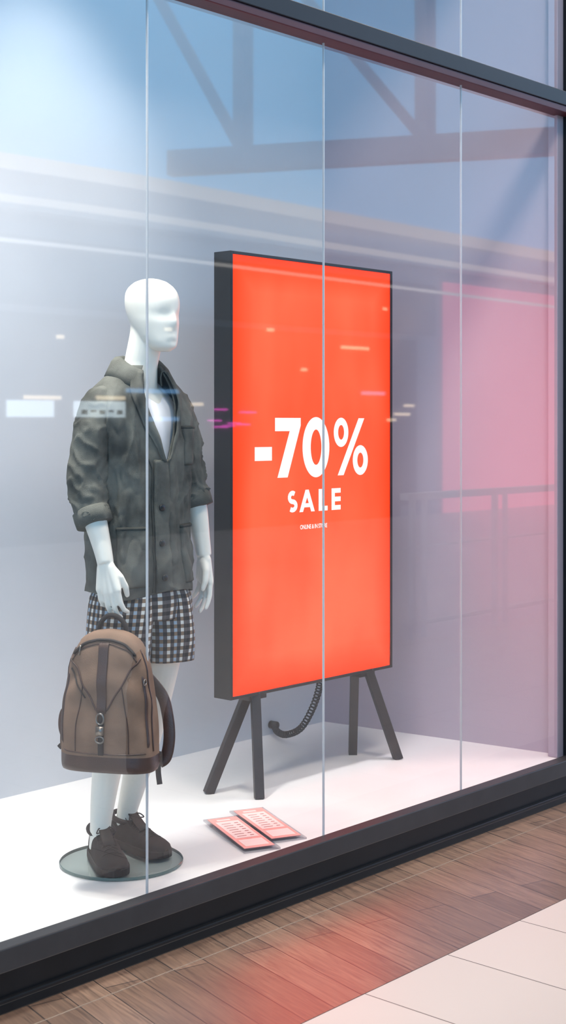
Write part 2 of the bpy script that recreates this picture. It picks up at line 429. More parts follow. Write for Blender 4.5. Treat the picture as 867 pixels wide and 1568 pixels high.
t.location = (X(4.378), yy, Z(1.004)); t.rotation_euler = (pi/2, 0, 0); t.scale = (.80, 1, 1); cu.materials.append(M_white_e)
def L(x, y, z): return (x-sx0, y-sy0, z-sz0)
g = Geo()
for ap, ff, bf in (((4.066), (4.003, .50), (3.93, .70)), ((4.745), (4.872, .50), (4.812, .70))):
    s = 1 if ap > 4.4 else -1
    g.beam(L(ap+.01*s, .57, .385), L(ff[0], ff[1], 0.0), .036, .036)
    g.beam(L(ap-.012*s, .625, .385), L(bf[0], bf[1], 0.0), .036, .036)
    g.box(L(ap-.05, .565, .36), L(ap+.05, .63, .383))
g.obj("trestle_legs", M_leg, sign, bevel=.002)
base = spl([(4.529, .645, .40), (4.545, .66, .335), (4.604, .75, .221), (4.701, .90, .1015), (4.776, 1.05, .040), (4.828, 1.15, .030), (4.868, 1.205, .046)], 40)
coil = []
prev = Vector((0, 0, 1))
for i, p in enumerate(base):
    t_ = (base[min(i+1, len(base)-1)]-base[max(i-1, 0)]).normalized(); a = (prev-t_*prev.dot(t_)).normalized(); prev = a; b = t_.cross(a)
    rr = .0125 if 30 < i < len(base)-16 else .001
    th = i*1.15
    coil.append(p+a*rr*math.cos(th)+b*rr*math.sin(th))
g = Geo(); g.tube([L(*p) for p in spl(coil, 3)], .0036, 7)
g.tube([L(4.868, 1.19, .046), L(4.868, 1.228, .046)], .018, 14)
g.obj("coiled_cable", M_cable, sign, smooth=True)

# ------------------------------------------------------------------ price cards on floor
M_paper = mat("coral_card", (0.92, 0.36, 0.32), .55, var=.05, vscale=30)
M_pap2 = mat("pale_pink_card", (0.90, 0.66, 0.62), .55, var=.03)
M_print = mat("card_print", (0.55, 0.22, 0.20), .6)
cards = empty("price_card_display", (3.60, .155, 0), 0)
def card(G, c, ang):
    ca, sa = math.cos(ang), math.sin(ang)
    def T(u, v, z):
        zz = z+.008+(v+.18)*.03
        return (c[0]+u*ca-v*sa, c[1]+u*sa+v*ca, zz)
    def q(u0, u1, v0, v1, z, mi): G.add([T(u0, v0, z), T(u1, v0, z), T(u1, v1, z), T(u0, v1, z)], [(0, 1, 2, 3)], mi)
    def slab(u0, u1, v0, v1, z0, z1, mi):
        G.add([T(u0,v0,z0),T(u1,v0,z0),T(u1,v1,z0),T(u0,v1,z0),T(u0,v0,z1),T(u1,v0,z1),T(u1,v1,z1),T(u0,v1,z1)], [(0,3,2,1),(4,5,6,7),(0,1,5,4),(1,2,6,5),(2,3,7,6),(3,0,4,7)], mi)
    slab(-.066, .066, -.19, .19, -.006, 0.0, 3)
    slab(-.055, .055, -.165, .175, .001, .003, 0)
    q(-.043, .043, -.06, .13, .0036, 1); q(-.043, .043, -.150, -.08, .0036, 1)
    for i in range(7):
        v = -.045+i*.024
        q(-.03, .004, v, v+.006, .004, 2); q(.018, .032, v, v+.008, .004, 2)
    q(-.03, .02, .14, .155, .0036, 1)
    for u in (-.05, .05): G.beam(T(u, .15, -.006), (T(u, .15, 0)[0], T(u, .15, 0)[1], 0), .008, .008, 3)
g = Geo(); card(g, (-.01, .05), -.42); card(g, (.135, .06), -.42)
g.obj("cards", [M_paper, M_pap2, M_print, M_acrylic], cards)

# ------------------------------------------------------------------ mannequin
MX, MY = 3.124, 0.296
man = empty("mannequin", (MX, MY, 0))
B = Geo()
hx, hy = 0.027, -0.119
zc, zt_ = 1.652, 1.888
ht = smoothtab([(0.0, -.076, -.035, .016), (.05, -.090, -.008, .038), (.12, -.095, .018, .050), (.20, -.095, .042, .058), (.30, -.096, .062, .065), (.40, -.097, .078, .071), (.50, -.095, .090, .075),
      (.60, -.097, .098, .078), (.70, -.095, .100, .079), (.80, -.086, .097, .076), (.88, -.070, .086, .066), (.95, -.046, .065, .047), (.985, -.020, .042, .026), (1.0, 0.0, .02, .006)], 3)
n = 40; V = []; F = []
for (t, fy, by, w) in ht:
    z = zc+(zt_-zc)*t
    for k in range(n):
        th = 2*pi*k/n
        c, s = math.cos(th), math.sin(th)
        cy_ = (fy+by)/2; d = (by-fy)/2
        ex_ = .95 if c > 0 else 1.0
        x = w*sgp(s, ex_)*(1-.08*max(0, c)); y = cy_-d*sgp(c, .97)
        if c > 0:
            nose = .012*math.exp(-((t-.38)/.08)**2)*math.exp(-(x/.014)**2)+.006*math.exp(-((t-.48)/.08)**2)*math.exp(-(x/.012)**2)
            eye = -.005*math.exp(-((t-.49)/.07)**2)*math.exp(-((abs(x)-.031)/.019)**2)
            lip = .0035*math.exp(-((t-.185)/.04)**2)*math.exp(-(x/.02)**2)
            chin = .003*math.exp(-((t-.06)/.04)**2)*math.exp(-(x/.02)**2)-.002*math.exp(-((t-.125)/.02)**2)*math.exp(-(x/.02)**2)
            y -= nose+eye+lip+chin
        V.append((hx+x, hy+y, z))
m_ = len(ht)
for i in range(m_-1):
    for k in range(n): F.append((i*n+k, i*n+(k+1) % n, (i+1)*n+(k+1) % n, (i+1)*n+k))
F.append(tuple(range(n))[::-1]); F.append(tuple(range((m_-1)*n, m_*n)))
B.add(V, F)
B.tube(spl([(.01, -.055, 1.46), (.012, -.068, 1.56), (.015, -.078, 1.62), (.022, -.094, 1.70), (.024, -.098, 1.75)], 4),
       [.070-.016*min(1, i/8) if i < 8 else .054 for i in range(17)], 24)
capsule(B, (.012, -.06, 1.545), (-.11, -.06, 1.475), .040, .036); capsule(B, (.012, -.06, 1.545), (.13, -.06, 1.475), .040, .036)
tt = smoothtab([(.86, .145, .10, -.078), (.95, .15, .105, -.078), (1.1, .13, .09, -.075), (1.25, .140, .095, -.072), (1.38, .150, .094, -.07), (1.46, .145, .080, -.067), (1.51, .115, .066, -.065), (1.55, .065, .052, -.066)], 3)
V = []; F = []
for (z, w, d, cy_) in tt:
    for k in range(n):
        th = 2*pi*k/n; V.append((.012+w*math.sin(th), cy_-d*math.cos(th), z))
m_ = len(tt)
for i in range(m_-1):
    for k in range(n): F.append((i*n+k, i*n+(k+1) % n, (i+1)*n+(k+1) % n, (i+1)*n+k))
F.append(tuple(range(n))[::-1]); F.append(tuple(range((m_-1)*n, m_*n)))
B.add(V, F)
def limb(pts, rads, k=5):
    P = spl([(*p, 0) for p in pts], k)
    R = spl([(r, 0, 0) for r in rads], k)
    B.tube([Vector(p[:3]) for p in P], [r[0] for r in R], 24)
limb([(-.062, -.075, .93), (-.068, -.072, .72), (-.066, -.05, .52), (-.064, -.02, .40), (-.058, .022, .22), (-.055, .040, .12), (-.055, .042, .05)], [.086, .080, .056, .053, .041, .034, .036])
limb([(.102, -.075, .93), (.108, -.065, .72), (.112, -.035, .52), (.113, .005, .40), (.112, .065, .22), (.112, .098, .12), (.112, .100, .05)], [.086, .080, .056, .053, .041, .034, .036])
RE, RW = (-.212, -.074, 1.225), (-.208, -.160, .995)
LE, LW = (.236, -.082, 1.215), (.252, -.126, .985)
limb([(-.145, -.066, 1.468), (-.190, -.068, 1.36), RE, (-.210, -.108, 1.14), (-.209, -.145, 1.045), RW], [.038, .040, .038, .037, .029, .0255])
limb([(.165, -.066, 1.468), (.216, -.07, 1.36), LE, (.244, -.098, 1.14), (.250, -.115, 1.045), LW], [.038, .040, .038, .037, .029, .0255])
def hand(wr, Dn, Wd, Nn, curls, thumb_curl=0.3, sp=1.0):
    wr = Vector(wr); Dn = Vector(Dn).normalized(); Wd = Vector(Wd); Wd = (Wd-Dn*Wd.dot(Dn)).normalized(); Nn = Vector(Nn); Nn = (Nn-Dn*Nn.dot(Dn)-Wd*Nn.dot(Wd)).normalized()
    def P(w, d, nn): return wr+Wd*w+Dn*d+Nn*nn
    offs = [(.031, .086), (.0105, .092), (-.0105, .087), (-.030, .077)]
    lens = [(.041, .025, .021), (.045, .028, .022), (.042, .026, .021), (.032, .020, .018)]
    for (w, d), ls, cu_, sa in zip(offs, lens, curls, (.06, .01, -.03, -.08)):
        capsule(B, P(w*.45, .012, 0), P(w, d, 0), .0165, .0125)
        capsule(B, P(w*.45, .02, -.006), P(w*.95, d-.006, -.006), .014, .0115)
        p = P(w, d, 0); a = 0; r = .0098
        for l, c in zip(ls, cu_):
            a += c
            dr = (Dn*math.cos(a)-Nn*math.sin(a)+Wd*sa*sp).normalized()
            q = p+dr*l; capsule(B, p, q, r, r-.0009, 12); p = q; r -= .0009
    p0 = P(.012, .018, -.006); p1 = P(.036, .048, -.016); p2 = P(.044, .080, -.024-.01*thumb_curl); p3 = P(.040, .104, -.030-.02*thumb_curl)
    capsule(B, p0, p1, .017, .0125); capsule(B, p1, p2, .0122, .0105); capsule(B, p2, p3, .0102, .0082)
hand(RW, (0.02, -.14, -.99), (.35, -.94, 0), (-.94, -.35, 0), [(.15, .45, .6), (.13, .42, .6), (.15, .45, .6), (.18, .5, .6)], .6)
hand(LW, (.03, -.04, -1), (-.25, -.97, 0), (.97, -.25, 0), [(.12, .22, .18), (.16, .28, .2), (.2, .3, .24), (.22, .34, .28)], .2)
body = B.obj("body", M_skin, man, smooth=True)
r = body.modifiers.new("remesh", 'REMESH'); r.mode = 'VOXEL'; r.voxel_size = .0036; r.use_smooth_shade = True
s = body.modifiers.new("smooth", 'SMOOTH'); s.factor = .5; s.iterations = 4
g = Geo(); n = 72; V = []; F = []
for z, rr in ((0.001, .198), (.0025, .2), (.0095, .2), (.011, .198)):
    for k in range(n): V.append((rr*math.cos(2*pi*k/n), rr*math.sin(2*pi*k/n), z))
g.add(V, [(i*n+k, i*n+(k+1) % n, (i+1)*n+(k+1) % n, (i+1)*n+k) for i in range(3) for k in range(n)], 1)
g.add(V[-n:], [tuple(range(n))], 0)
g.tube([(.112, .11, .011), (.112, .11, .06)], .012, 12, mi=2)
g.obj("glass_base_plate", [M_baseglass, M_baserim, M_metal], man)

# ---- jacket
JT = smoothtab([(0, .885, .188, .134, -.072), (.2, 1.01, .184, .128, -.070), (.4, 1.15, .180, .122, -.070), (.6, 1.32, .188, .124, -.069), (.72, 1.42, .196, .119, -.067), (.80, 1.485, .194, .108, -.065),
      (.86, 1.528, .168, .097, -.063), (.92, 1.563, .128, .084, -.063), (.96, 1.588, .094, .075, -.066), (1.0, 1.608, .070, .068, -.070)], 4)
def fold(s, th):
    z, w, d, cy_ = table(JT, s)
    p = Vector((math.sin(th)*1.6, math.cos(th)*1.6, z*4.5))
    a = noise.noise(p*1.1)*.012+noise.noise(Vector((math.sin(th)*4, math.cos(th)*4, z*5+3)))*.009
    a += .005*math.sin(z*42+3*math.sin(th*2)+noise.noise(p*2)*4)*max(0, 1-abs(s-.35)/.35)*abs(math.sin(th))
    a += noise.noise(Vector((math.sin(th)*11, math.cos(th)*11, z*16)))*.0035
    a += .0060*ridge(Vector((math.sin(th)*2.4+7, math.cos(th)*2.4, z*6)))-.005*ridge(Vector((math.sin(th)*4+2, math.cos(th)*4, z*9+5)))
    return a*(1 if s < .8 else max(0, 1-(s-.8)/.12))
def JP(s, th, off=0.0):
    z, w, d, cy_ = table(JT, s)
    f = fold(s, th)+off
    hem = .010*math.sin(th*3+1) if s < .08 else 0
    return Vector((.012+(w+f)*sgp(math.sin(th), .86), cy_-(d+f)*sgp(math.cos(th), .86), z+hem*(1-s/.08)))
def gap(s):
    if s < .55: return .004+.02*max(0, .12-s)/.12
    return .004+.50*((s-.55)/.45)**.9
jk = empty("jacket", (MX, MY, 0))
rows, cols = 150, 200; V = []; F = []
for j in range(rows+1):
    s_ = j/rows; ga = gap(s_)
    for i in range(cols+1):
        th = ga+(2*pi-2*ga)*i/cols; V.append(JP(s_, th))
for j in range(rows):
    for i in range(cols): F.append((j*(cols+1)+i, j*(cols+1)+i+1, (j+1)*(cols+1)+i+1, (j+1)*(cols+1)+i))
o = mobj("torso_shell", V, F, [M_jacket, M_jseam], jk, True)
m = o.modifiers.new("s", 'SOLIDIFY'); m.thickness = .005; m.offset = -1
def sleeve(pts, rads, seed, nm):
    P = spl(pts, 16); R = [r[0] for r in spl([(r, 0, 0) for r in rads], 16)]
    def dp(t, th):
        w = .06*math.sin(t*34+2.2*math.sin(th+seed))*(.3+.7*math.exp(-((t-.68)/.22)**2))*(.6+.4*math.sin(th*2+seed))
        w += .10*noise.noise(Vector((math.cos(th)*1.5+seed, math.sin(th)*1.5, t*6)))+.06*noise.noise(Vector((math.cos(th)*4+seed, math.sin(th)*4, t*18)))
        w += .13*ridge(Vector((math.cos(th)*1.2+seed, math.sin(th)*1.2, t*9)))*(.4+t)-.05
        return w*min(1, t*5+.2)
    V, F = sweep(P, [(a, a) for a in R], 64, False, (0, -1, 0), dp)
    G = Geo(); G.add(V, F)
    e = P[-1]; d0 = (P[-1]-P[-5]).normalized()
    rr = R[-1]
    cp = [e-d0*.048, e-d0*.044, e-d0*.02, e+d0*.002, e+d0*.006, e+d0*.002, e-d0*.02]
    cr = [rr+.001, rr+.007, rr+.008, rr+.007, rr+.003, rr-.004, rr-.008]
    V, F = sweep(cp, cr, 48, False, (0, -1, 0), lambda t, th: .04*math.sin(th*2+seed)+.05*noise.noise(Vector((math.cos(th)*2, math.sin(th)*2, seed+t))))
    G.add(V, F)
    o = G.obj(nm, M_jacket, jk, smooth=True)
    m = o.modifiers.new("s", 'SOLIDIFY'); m.thickness = .003; m.offset = -1
sleeve([(-.110, -.064, 1.509), (-.150, -.066, 1.480), (-.178, -.068, 1.41), (-.196, -.070, 1.32), (-.210, -.075, 1.23), (-.212, -.095, 1.16), (-.211, -.114, 1.115)], [.040, .058, .063, .061, .059, .055, .051], 1.3, "sleeve_right")
sleeve([(.136, -.064, 1.509), (.174, -.066, 1.480), (.202, -.068, 1.41), (.220, -.072, 1.32), (.232, -.082, 1.23), (.240, -.092, 1.175), (.243, -.100, 1.148)], [.040, .058, .061, .058, .055, .051, .048], 4.1, "sleeve_left")
def patch(G, s0, s1, f0, f1, off=.004, nu=10, nv=24, mi=0, shp=None):
    V = []
    for j in range(nv+1):
        s_ = s0+(s1-s0)*j/nv
        a0 = f0(s_) if callable(f0) else f0; a1 = f1(s_) if callable(f1) else f1
        for i in range(nu+1):
            u = i/nu
            e = min(1, min(u, 1-u)*nu, min(j, nv-j)*1.0)
            V.append(JP(s_, a0+(a1-a0)*u, off*e-.001))
    G.add(V, [(j*(nu+1)+i, j*(nu+1)+i+1, (j+1)*(nu+1)+i+1, (j+1)*(nu+1)+i) for j in range(nv) for i in range(nu)], mi)
g = Geo()
patch(g, .06, .33, -1.02, -.34, .006, 24, 36); patch(g, .06, .33, .34, 1.02, .006, 24, 36)
patch(g, .318, .332, -1.03, -.33, .008, 24, 4, 1); patch(g, .318, .332, .33, 1.03, .008, 24, 4, 1)
patch(g, .56, .71, .48, .95, .006, 16, 20); patch(g, .70, .712, .47, .96, .008, 14, 4, 1)
patch(g, .01, .60, lambda s: -gap(s)-.235, lambda s: -gap(s)-.225, .004, 3, 60, 1)
patch(g, .005, .585, lambda s: -.20, lambda s: .055, .010, 8, 90, 0)
def lap(sg):
    V = []; nv, nu = 24, 8
    for j in range(nv+1):
        v = j/nv; s_ = .575+.385*v
        wd = .03+.36*(v if v < .72 else .72+(v-.72)*.2)
        for i in range(nu+1):
            u = i/nu; off = .007+.009*math.sin(pi*min(1, u+.25))
            V.append(JP(s_, sg*(gap(s_)-.03+wd*u), off if u < .99 else .005))
    g.add(V, [(j*(nu+1)+i, j*(nu+1)+i+1, (j+1)*(nu+1)+i+1, (j+1)*(nu+1)+i) for j in range(nv) for i in range(nu)], 0)
lap(1); lap(-1)
o = g.obj("pockets_and_lapels", [M_jacket, M_jseam], jk, smooth=True)
m = o.modifiers.new("s", 'SOLIDIFY'); m.thickness = .003; m.offset = 0
V = []; nc = 56
prof = [(.066, .064, 1.594), (.064, .062, 1.622), (.068, .066, 1.640), (.078, .075, 1.644), (.090, .086, 1.632), (.104, .098, 1.604), (.116, .106, 1.582)]
for i in range(nc+1):
    th = .50+(2*pi-1.0)*i/nc; fr_ = max(0, math.cos(th))
    for (w, d, z) in prof:
        V.append((.012+w*math.sin(th)*(1+.25*fr_), -.070-d*math.cos(th)*(1+.08*fr_), z-.055*fr_**1.2-.010*abs(math.sin(th))))
q = len(prof)
F = [(i*q+j, i*q+j+1, (i+1)*q+j+1, (i+1)*q+j) for i in range(nc) for j in range(q-1)]
o = mobj("collar", V, F, M_jacket, jk, True)
m = o.modifiers.new("s", 'SOLIDIFY'); m.thickness = .004
g = Geo()
for s_ in (.10, .255, .41):
    p = JP(s_, -.08, .013); c = JP(s_, -.08, .005); dn = (JP(s_, -.08, .02)-JP(s_, -.08, 0)); dn.z = 0; dn.normalize()
    g.tube([c, p, p+dn*.002], [.0105, .011, .009], 18)
g.obj("buttons", M_button, jk, smooth=True)

# ---- t-shirt
V = []; F = []; rows2 = 30; cols2 = 64
for j in range(rows2+1):
    s_ = .30+.66*j/rows2
    for i in range(cols2):
        th = 2*pi*i/cols2; z, w, d, cy_ = table(JT, s_)
        c = max(0, math.cos(th)); f = -.014+.003*math.sin(th*9+z*10)*c
        zz = z-(.060*c**1.5)*max(0, (s_-.72)/.24)
        V.append((.012+(w+f-.022)*math.sin(th), cy_-(d+f-.008*(1-c))*math.cos(th)+0.002*c, zz-.012))
F = [(j*cols2+i, j*cols2+(i+1) % cols2, (j+1)*cols2+(i+1) % cols2, (j+1)*cols2+i) for j in range(rows2) for i in range(cols2)]
o = mobj("t_shirt", V, F, M_tee, None, True); o.location = (MX, MY, 0)
m = o.modifiers.new("s", 'SOLIDIFY'); m.thickness = .003; m.offset = -1

# ---- shorts (gingham check)
def m_check():
    m = bpy.data.materials.new("gingham_check"); m.use_nodes = True
    nt = m.node_tree; b = nt.nodes["Principled BSDF"]; b.inputs["Roughness"].default_value = .85
    tc = nd(nt, "ShaderNodeTexCoord"); sep = nd(nt, "ShaderNodeSeparateXYZ"); nt.links.new(tc.outputs["UV"], sep.inputs[0])
    def band(sock, per, thr, ph=0.0):
        a = nd(nt, "ShaderNodeMath", operation='DIVIDE'); nt.links.new(sock, a.inputs[0]); a.inputs[1].default_value = per
        a2 = nd(nt, "ShaderNodeMath", operation='ADD'); nt.links.new(a.outputs[0], a2.inputs[0]); a2.inputs[1].default_value = 50+ph
        f = nd(nt, "ShaderNodeMath", operation='FRACT'); nt.links.new(a2.outputs[0], f.inputs[0])
        l = nd(nt, "ShaderNodeMath", operation='LESS_THAN'); nt.links.new(f.outputs[0], l.inputs[0]); l.inputs[1].default_value = thr
        return l.outputs[0]
    def mixc(fac, a, bcol):
        x = nd(nt, "ShaderNodeMix", data_type='RGBA'); nt.links.new(fac, x.inputs[0])
        if hasattr(a, 'is_linked'): nt.links.new(a, x.inputs[6])
        else: x.inputs[6].default_value = a
        if hasattr(bcol, 'is_linked'): nt.links.new(bcol, x.inputs[7])
        else: x.inputs[7].default_value = bcol
        return x.outputs[2]
    u = band(sep.outputs[0], .024, .54); v = band(sep.outputs[1], .024, .52); u2 = band(sep.outputs[0], .048, .5, .25)
    light = mixc(u2, (.72, .71, .66, 1), (.34, .44, .54, 1))
    mid1 = mixc(u, light, (.085, .08, .085, 1))
    dark = mixc(u, (.22, .15, .10, 1), (.008, .009, .014, 1))
    fin = mixc(v, mid1, dark)
    nt.links.new(fin, b.inputs["Base Color"]); return m
M_check = m_check()
sh = empty("shorts", (MX, MY, 0))
V = []; F = []; U = []
def tubeuv(rows_, n=56):
    k0 = len(V)
    for (z, cx_, cy_, w, d) in rows_:
        for i in range(n+1):
            th = 2*pi*i/n; f = .004*math.sin(th*5+z*9)+.008*noise.noise(Vector((math.sin(th)*2, math.cos(th)*2, z*5+cx_*9)))
            V.append((cx_+(w+f)*math.sin(th), cy_-(d+f)*math.cos(th), z)); U.append((i/n*2*pi*.105, z))
    for j in range(len(rows_)-1):
        for i in range(n): F.append((k0+j*(n+1)+i, k0+j*(n+1)+i+1, k0+(j+1)*(n+1)+i+1, k0+(j+1)*(n+1)+i))
def rws(tab, cnt=24):
    t = smoothtab(tab, 4); z0, z1 = tab[0][0], tab[-1][0]
    return [(z0+(z1-z0)*i/cnt, *table(t, z0+(z1-z0)*i/cnt)) for i in range(cnt+1)]
tubeuv(rws([(.655, .116, -.070, .094, .104), (.75, .112, -.076, .099, .109), (.86, .098, -.078, .098, .112), (.94, .080, -.078, .080, .10)]))
tubeuv(rws([(.655, -.080, -.078, .094, .104), (.75, -.076, -.080, .099, .109), (.86, -.064, -.080, .098, .112), (.94, -.05, -.078, .080, .10)]))
tubeuv(rws([(.80, .015, -.078, .14, .112), (.86, .015, -.078, .156, .113), (.93, .014, -.076, .150, .106), (1.0, .012, -.075, .140, .10)], 14))
o = mobj("fabric", V, F, M_check, sh, True, uvs=U)
m = o.modifiers.new("s", 'SOLIDIFY'); m.thickness = .003; m.offset = -1

# ---- shoes
def shoe(name, loc, rz):
    e = empty(name, loc, rz)
    tab = smoothtab([(.078, .012, .055), (.072, .027, .078), (.055, .035, .092), (.02, .039, .097), (-.02, .042, .092), (-.06, .045, .076), (-.10, .048, .060), (-.14, .048, .051), (-.17, .040, .045), (-.188, .026, .038), (-.196, .008, .030)], 3)
    V = []; F = []; n = 28
    for (y, w, h) in tab:
        for k in range(n+1):
            a = pi*k/n
            V.append((w*sgp(math.cos(a), .55), y, .020+(h-.020)*sgp(math.sin(a), .75)))
    F = [(j*(n+1)+i, j*(n+1)+i+1, (j+1)*(n+1)+i+1, (j+1)*(n+1)+i) for j in range(len(tab)-1) for i in range(n)]
    o = mobj("upper", V, F, M_shoe, e, True)
    ol = [(w+.004, y) for (y, w, h) in tab]; ol = ol+[(-x, y) for x, y in ol[::-1]]; m_ = len(ol)
    V = []
    for z, sc_ in ((0.0, .985), (.003, 1.0), (.022, 1.0), (.026, .97)): V += [(x*sc_, -.06+(y+.06)*sc_, z) for x, y in ol]
    F = [(j*m_+i, j*m_+(i+1) % m_, (j+1)*m_+(i+1) % m_, (j+1)*m_+i) for j in range(3) for i in range(m_)]+[tuple(range(m_)), tuple(range(3*m_, 4*m_))]
    mobj("sole", V, F, M_sole, e)
    G = Geo()
    G.tube([(.040*math.cos(a), .022+.046*math.sin(a), .093+.010*math.sin(a)) for a in [2*pi*i/24 for i in range(25)]], .0085, 10, False)
    G.tube([(0, -.085, .070), (0, -.055, .088), (0, -.028, .106), (0, -.018, .118)], [(.004, .020)]*4, 14, up=(0, 0, 1))
    for i, y in enumerate((-.022, -.040, -.058, -.076, -.094)):
        h = table([(-t[0], *t[1:]) for t in tab], -y)[1]
        G.tube(spl([(-.027, y-.006, h-.009), (-.012, y-.002, h+.003), (.0, y, h+.006), (.012, y+.002, h+.003), (.027, y-.006, h-.009)], 4), .0027, 8)
        G.tube(spl([(-.027, y-.006, h-.009), (0, y-.009, h+.005), (.027, y-.022, h-.011)], 4), .0024, 8)
    G.tube(spl([(-.046, -.128, .030), (-.030, -.126, .052), (0, -.122, .0585), (.030, -.126, .052), (.046, -.128, .030)], 5), .0016, 6)
    for sx in (-1, 1): G.tube(spl([(sx*.044, -.10, .030), (sx*.036, -.085, .055), (sx*.026, -.03, .084), (sx*.024, -.012, .100)], 5), .0015, 6)
    for sx in (-1, 1): G.tube(spl([(0, -.024, .103), (sx*.018, -.03, .112), (sx*.030, -.042, .100), (sx*.014, -.034, .100), (0, -.024, .102)], 5), .0022, 6)
    G.obj("laces_and_trim", M_sole, e, smooth=True)
shoe("shoe", (MX-.050, MY+.035, .0115), -math.radians(27))
shoe("shoe", (MX+.112, MY+.088, .0115), -math.radians(4))

# ---- backpack
bp = empty("backpack", (MX-.217, MY-.192, .374), math.radians(-48.2-14))
BT = smoothtab([(0, 0.0, .138, .062), (.05, .012, .149, .074), (.2, .09, .148, .077), (.4, .18, .143, .075), (.6, .265, .132, .070), (.75, .330, .120, .062), (.86, .375, .103, .052), (.93, .402, .080, .040), (.98, .418, .048, .026), (1, .424, .012, .008)], 4)
def BPt(s, th, off=0):
    z, w, d = table(BT, s)
    f = off+.005*noise.noise(Vector((math.sin(th)*2.5, math.cos(th)*2.5, z*9)))*(1 if .05 < s < .9 else .3)
    if math.cos(th) > 0: f += .0035*math.sin(z*50+4*abs(math.sin(th)))*math.exp(-((z-.26)/.08)**2)
    return Vector(((w+f)*sgp(math.sin(th), .62), -(d+f)*sgp(math.cos(th), .7), z))
rows3, cols3 = 60, 96; V = []; F = []; I = []
for j in range(rows3+1):
    for i in range(cols3): V.append(BPt(j/rows3, 2*pi*i/cols3))
for j in range(rows3):
    for i in range(cols3):
        F.append((j*cols3+i, j*cols3+(i+1) % cols3, (j+1)*cols3+(i+1) % cols3, (j+1)*cols3+i)); I.append(1 if j < 8 else 0)
F.append(tuple(range(cols3))[::-1]); I.append(1); F.append(tuple(range(rows3*cols3, (rows3+1)*cols3))); I.append(0)
mobj("bag_body", V, F, [M_canvas, M_leather], bp, True, I)
g = Geo()
def bline(pts, r, mi, k=6):
    P = []
    for a in spl([(p[0], p[1], 0) for p in pts], k): P.append(BPt(a[0], a[1], r*.4))
    g.tube(P, r, 8, mi=mi)
def bpatch(s0, s1, a0, a1, off, mi, nu=6, nv=24):
    V = []
    for j in range(nv+1):
        s_ = s0+(s1-s0)*j/nv
        x0 = a0(s_) if callable(a0) else a0; x1 = a1(s_) if callable(a1) else a1
        for i in range(nu+1):
            e = 0 if i in (0, nu) or j in (0, nv) else 1
            V.append(BPt(s_, x0+(x1-x0)*i/nu, -.001+(off+.001)*e))
    g.add(V, [(j*(nu+1)+i, j*(nu+1)+i+1, (j+1)*(nu+1)+i+1, (j+1)*(nu+1)+i) for j in range(nv) for i in range(nu)], mi)
def xa(x, s):
    w = table(BT, s)[1]; return math.asin(max(-1, min(1, sgp(x/w, 1/.62))))
bpatch(.40, .90, lambda s: xa(-.016, s), lambda s: xa(.016, s), .005, 1, 12)
bpatch(.14, .42, lambda s: xa(-.009, s), lambda s: xa(.009, s), .005, 2, 8)
bpatch(.18, .66, 1.02, 1.13, .005, 1)
bpatch(.18, .66, -1.13, -1.02, .004, 1)
def bl(pts, r, mi): bline([(s, xa(x, s)) for s, x in pts], r, mi, 10)
bl([(.155, -.13), (.150, -.07), (.150, 0), (.150, .07), (.155, .13)], .0022, 1)
bl([(.80, -.095), (.87, -.07), (.905, -.035), (.915, 0), (.905, .035), (.87, .07), (.80, .095)], .0045, 2)
bl([(.76, -.10), (.835, -.075), (.875, -.035), (.885, 0), (.875, .035), (.835, .075), (.76, .10)], .0018, 1)
bl([(.78, -.108), (.70, -.085), (.55, -.048), (.42, -.014)], .0028, 1); bl([(.78, .108), (.70, .085), (.55, .048), (.42, .014)], .0028, 1)
bl([(.70, -.105), (.60, -.08), (.50, -.055)], .0026, 2)
bl([(.155, -.085), (.30, -.083), (.45, -.072), (.60, -.06)], .0018, 1); bl([(.155, .085), (.30, .083), (.45, .072), (.60, .06)], .0018, 1)
bline([(.16, 1.35), (.5, 1.38), (.84, 1.3)], .0025, 1); bline([(.16, -1.35), (.5, -1.38), (.84, -1.3)], .0025, 1)
c = BPt(.37, 0, .010)
g.tube([c+Vector((.012*math.cos(a), 0, .016*math.sin(a))) for a in [2*pi*i/20 for i in range(21)]], .0028, 8, False, 3)
c = BPt(.30, 0, .010); g.box(c-Vector((.012, .004, .016)), c+Vector((.012, .004, .010)), 3)
c = BPt(.235, 0, .010)
g.tube([c+Vector((.013*math.cos(a), 0, .010*math.sin(a))) for a in [2*pi*i/20 for i in range(21)]], .0025, 8, False, 3)
c = BPt(.87, xa(-.07, .87), .008); g.tube([c, c+Vector((-.004, -.004, -.03))], .0022, 8, mi=3)
c = BPt(.62, 1.08, .008); g.tube([c+Vector((0, .011*math.cos(a), .009*math.sin(a))) for a in [2*pi*i/16 for i in range(17)]], .002, 8, False, 3)
g.obj("trim_and_straps", [M_canvas, M_leather, M_strap, M_metal], bp, smooth=True)
g = Geo()
def ribbon(pts, w, t, mi, up): g.tube(spl(pts, 7), [(t, w)]*((len(pts)-1)*7+1), 12, mi=mi, up=up)
g.tube(spl([(-.045, .022, .405), (-.040, .020, .436), (-.020, .016, .458), (0, .014, .464), (.020, .016, .458), (.040, .020, .436), (.045, .022, .405)], 6), .0075, 12, mi=2)
ribbon([(.09, .062, .28), (.138, .080, .215), (.160, .072, .150), (.166, .068, .085), (.156, .066, .030), (.135, .062, .012)], .019, .005, 1, (0, 1, 0))
ribbon([(.135, .065, .045), (.130, .068, -.01), (.138, .060, -.055)], .009, .002, 2, (0, 1, 0))
ribbon([(-.09, .062, .26), (-.150, .075, .170), (-.180, .07, .150), (-.186, .07, .100), (-.165, .065, .060), (-.140, .06, .045)], .012, .004, 1, (0, 1, 0))
ribbon([(-.165, .062, .068), (-.192, .058, .040)], .008, .002, 2, (0, 1, 0))
g.obj("carry_straps", [M_canvas, M_leather, M_strap, M_metal], bp, smooth=True)

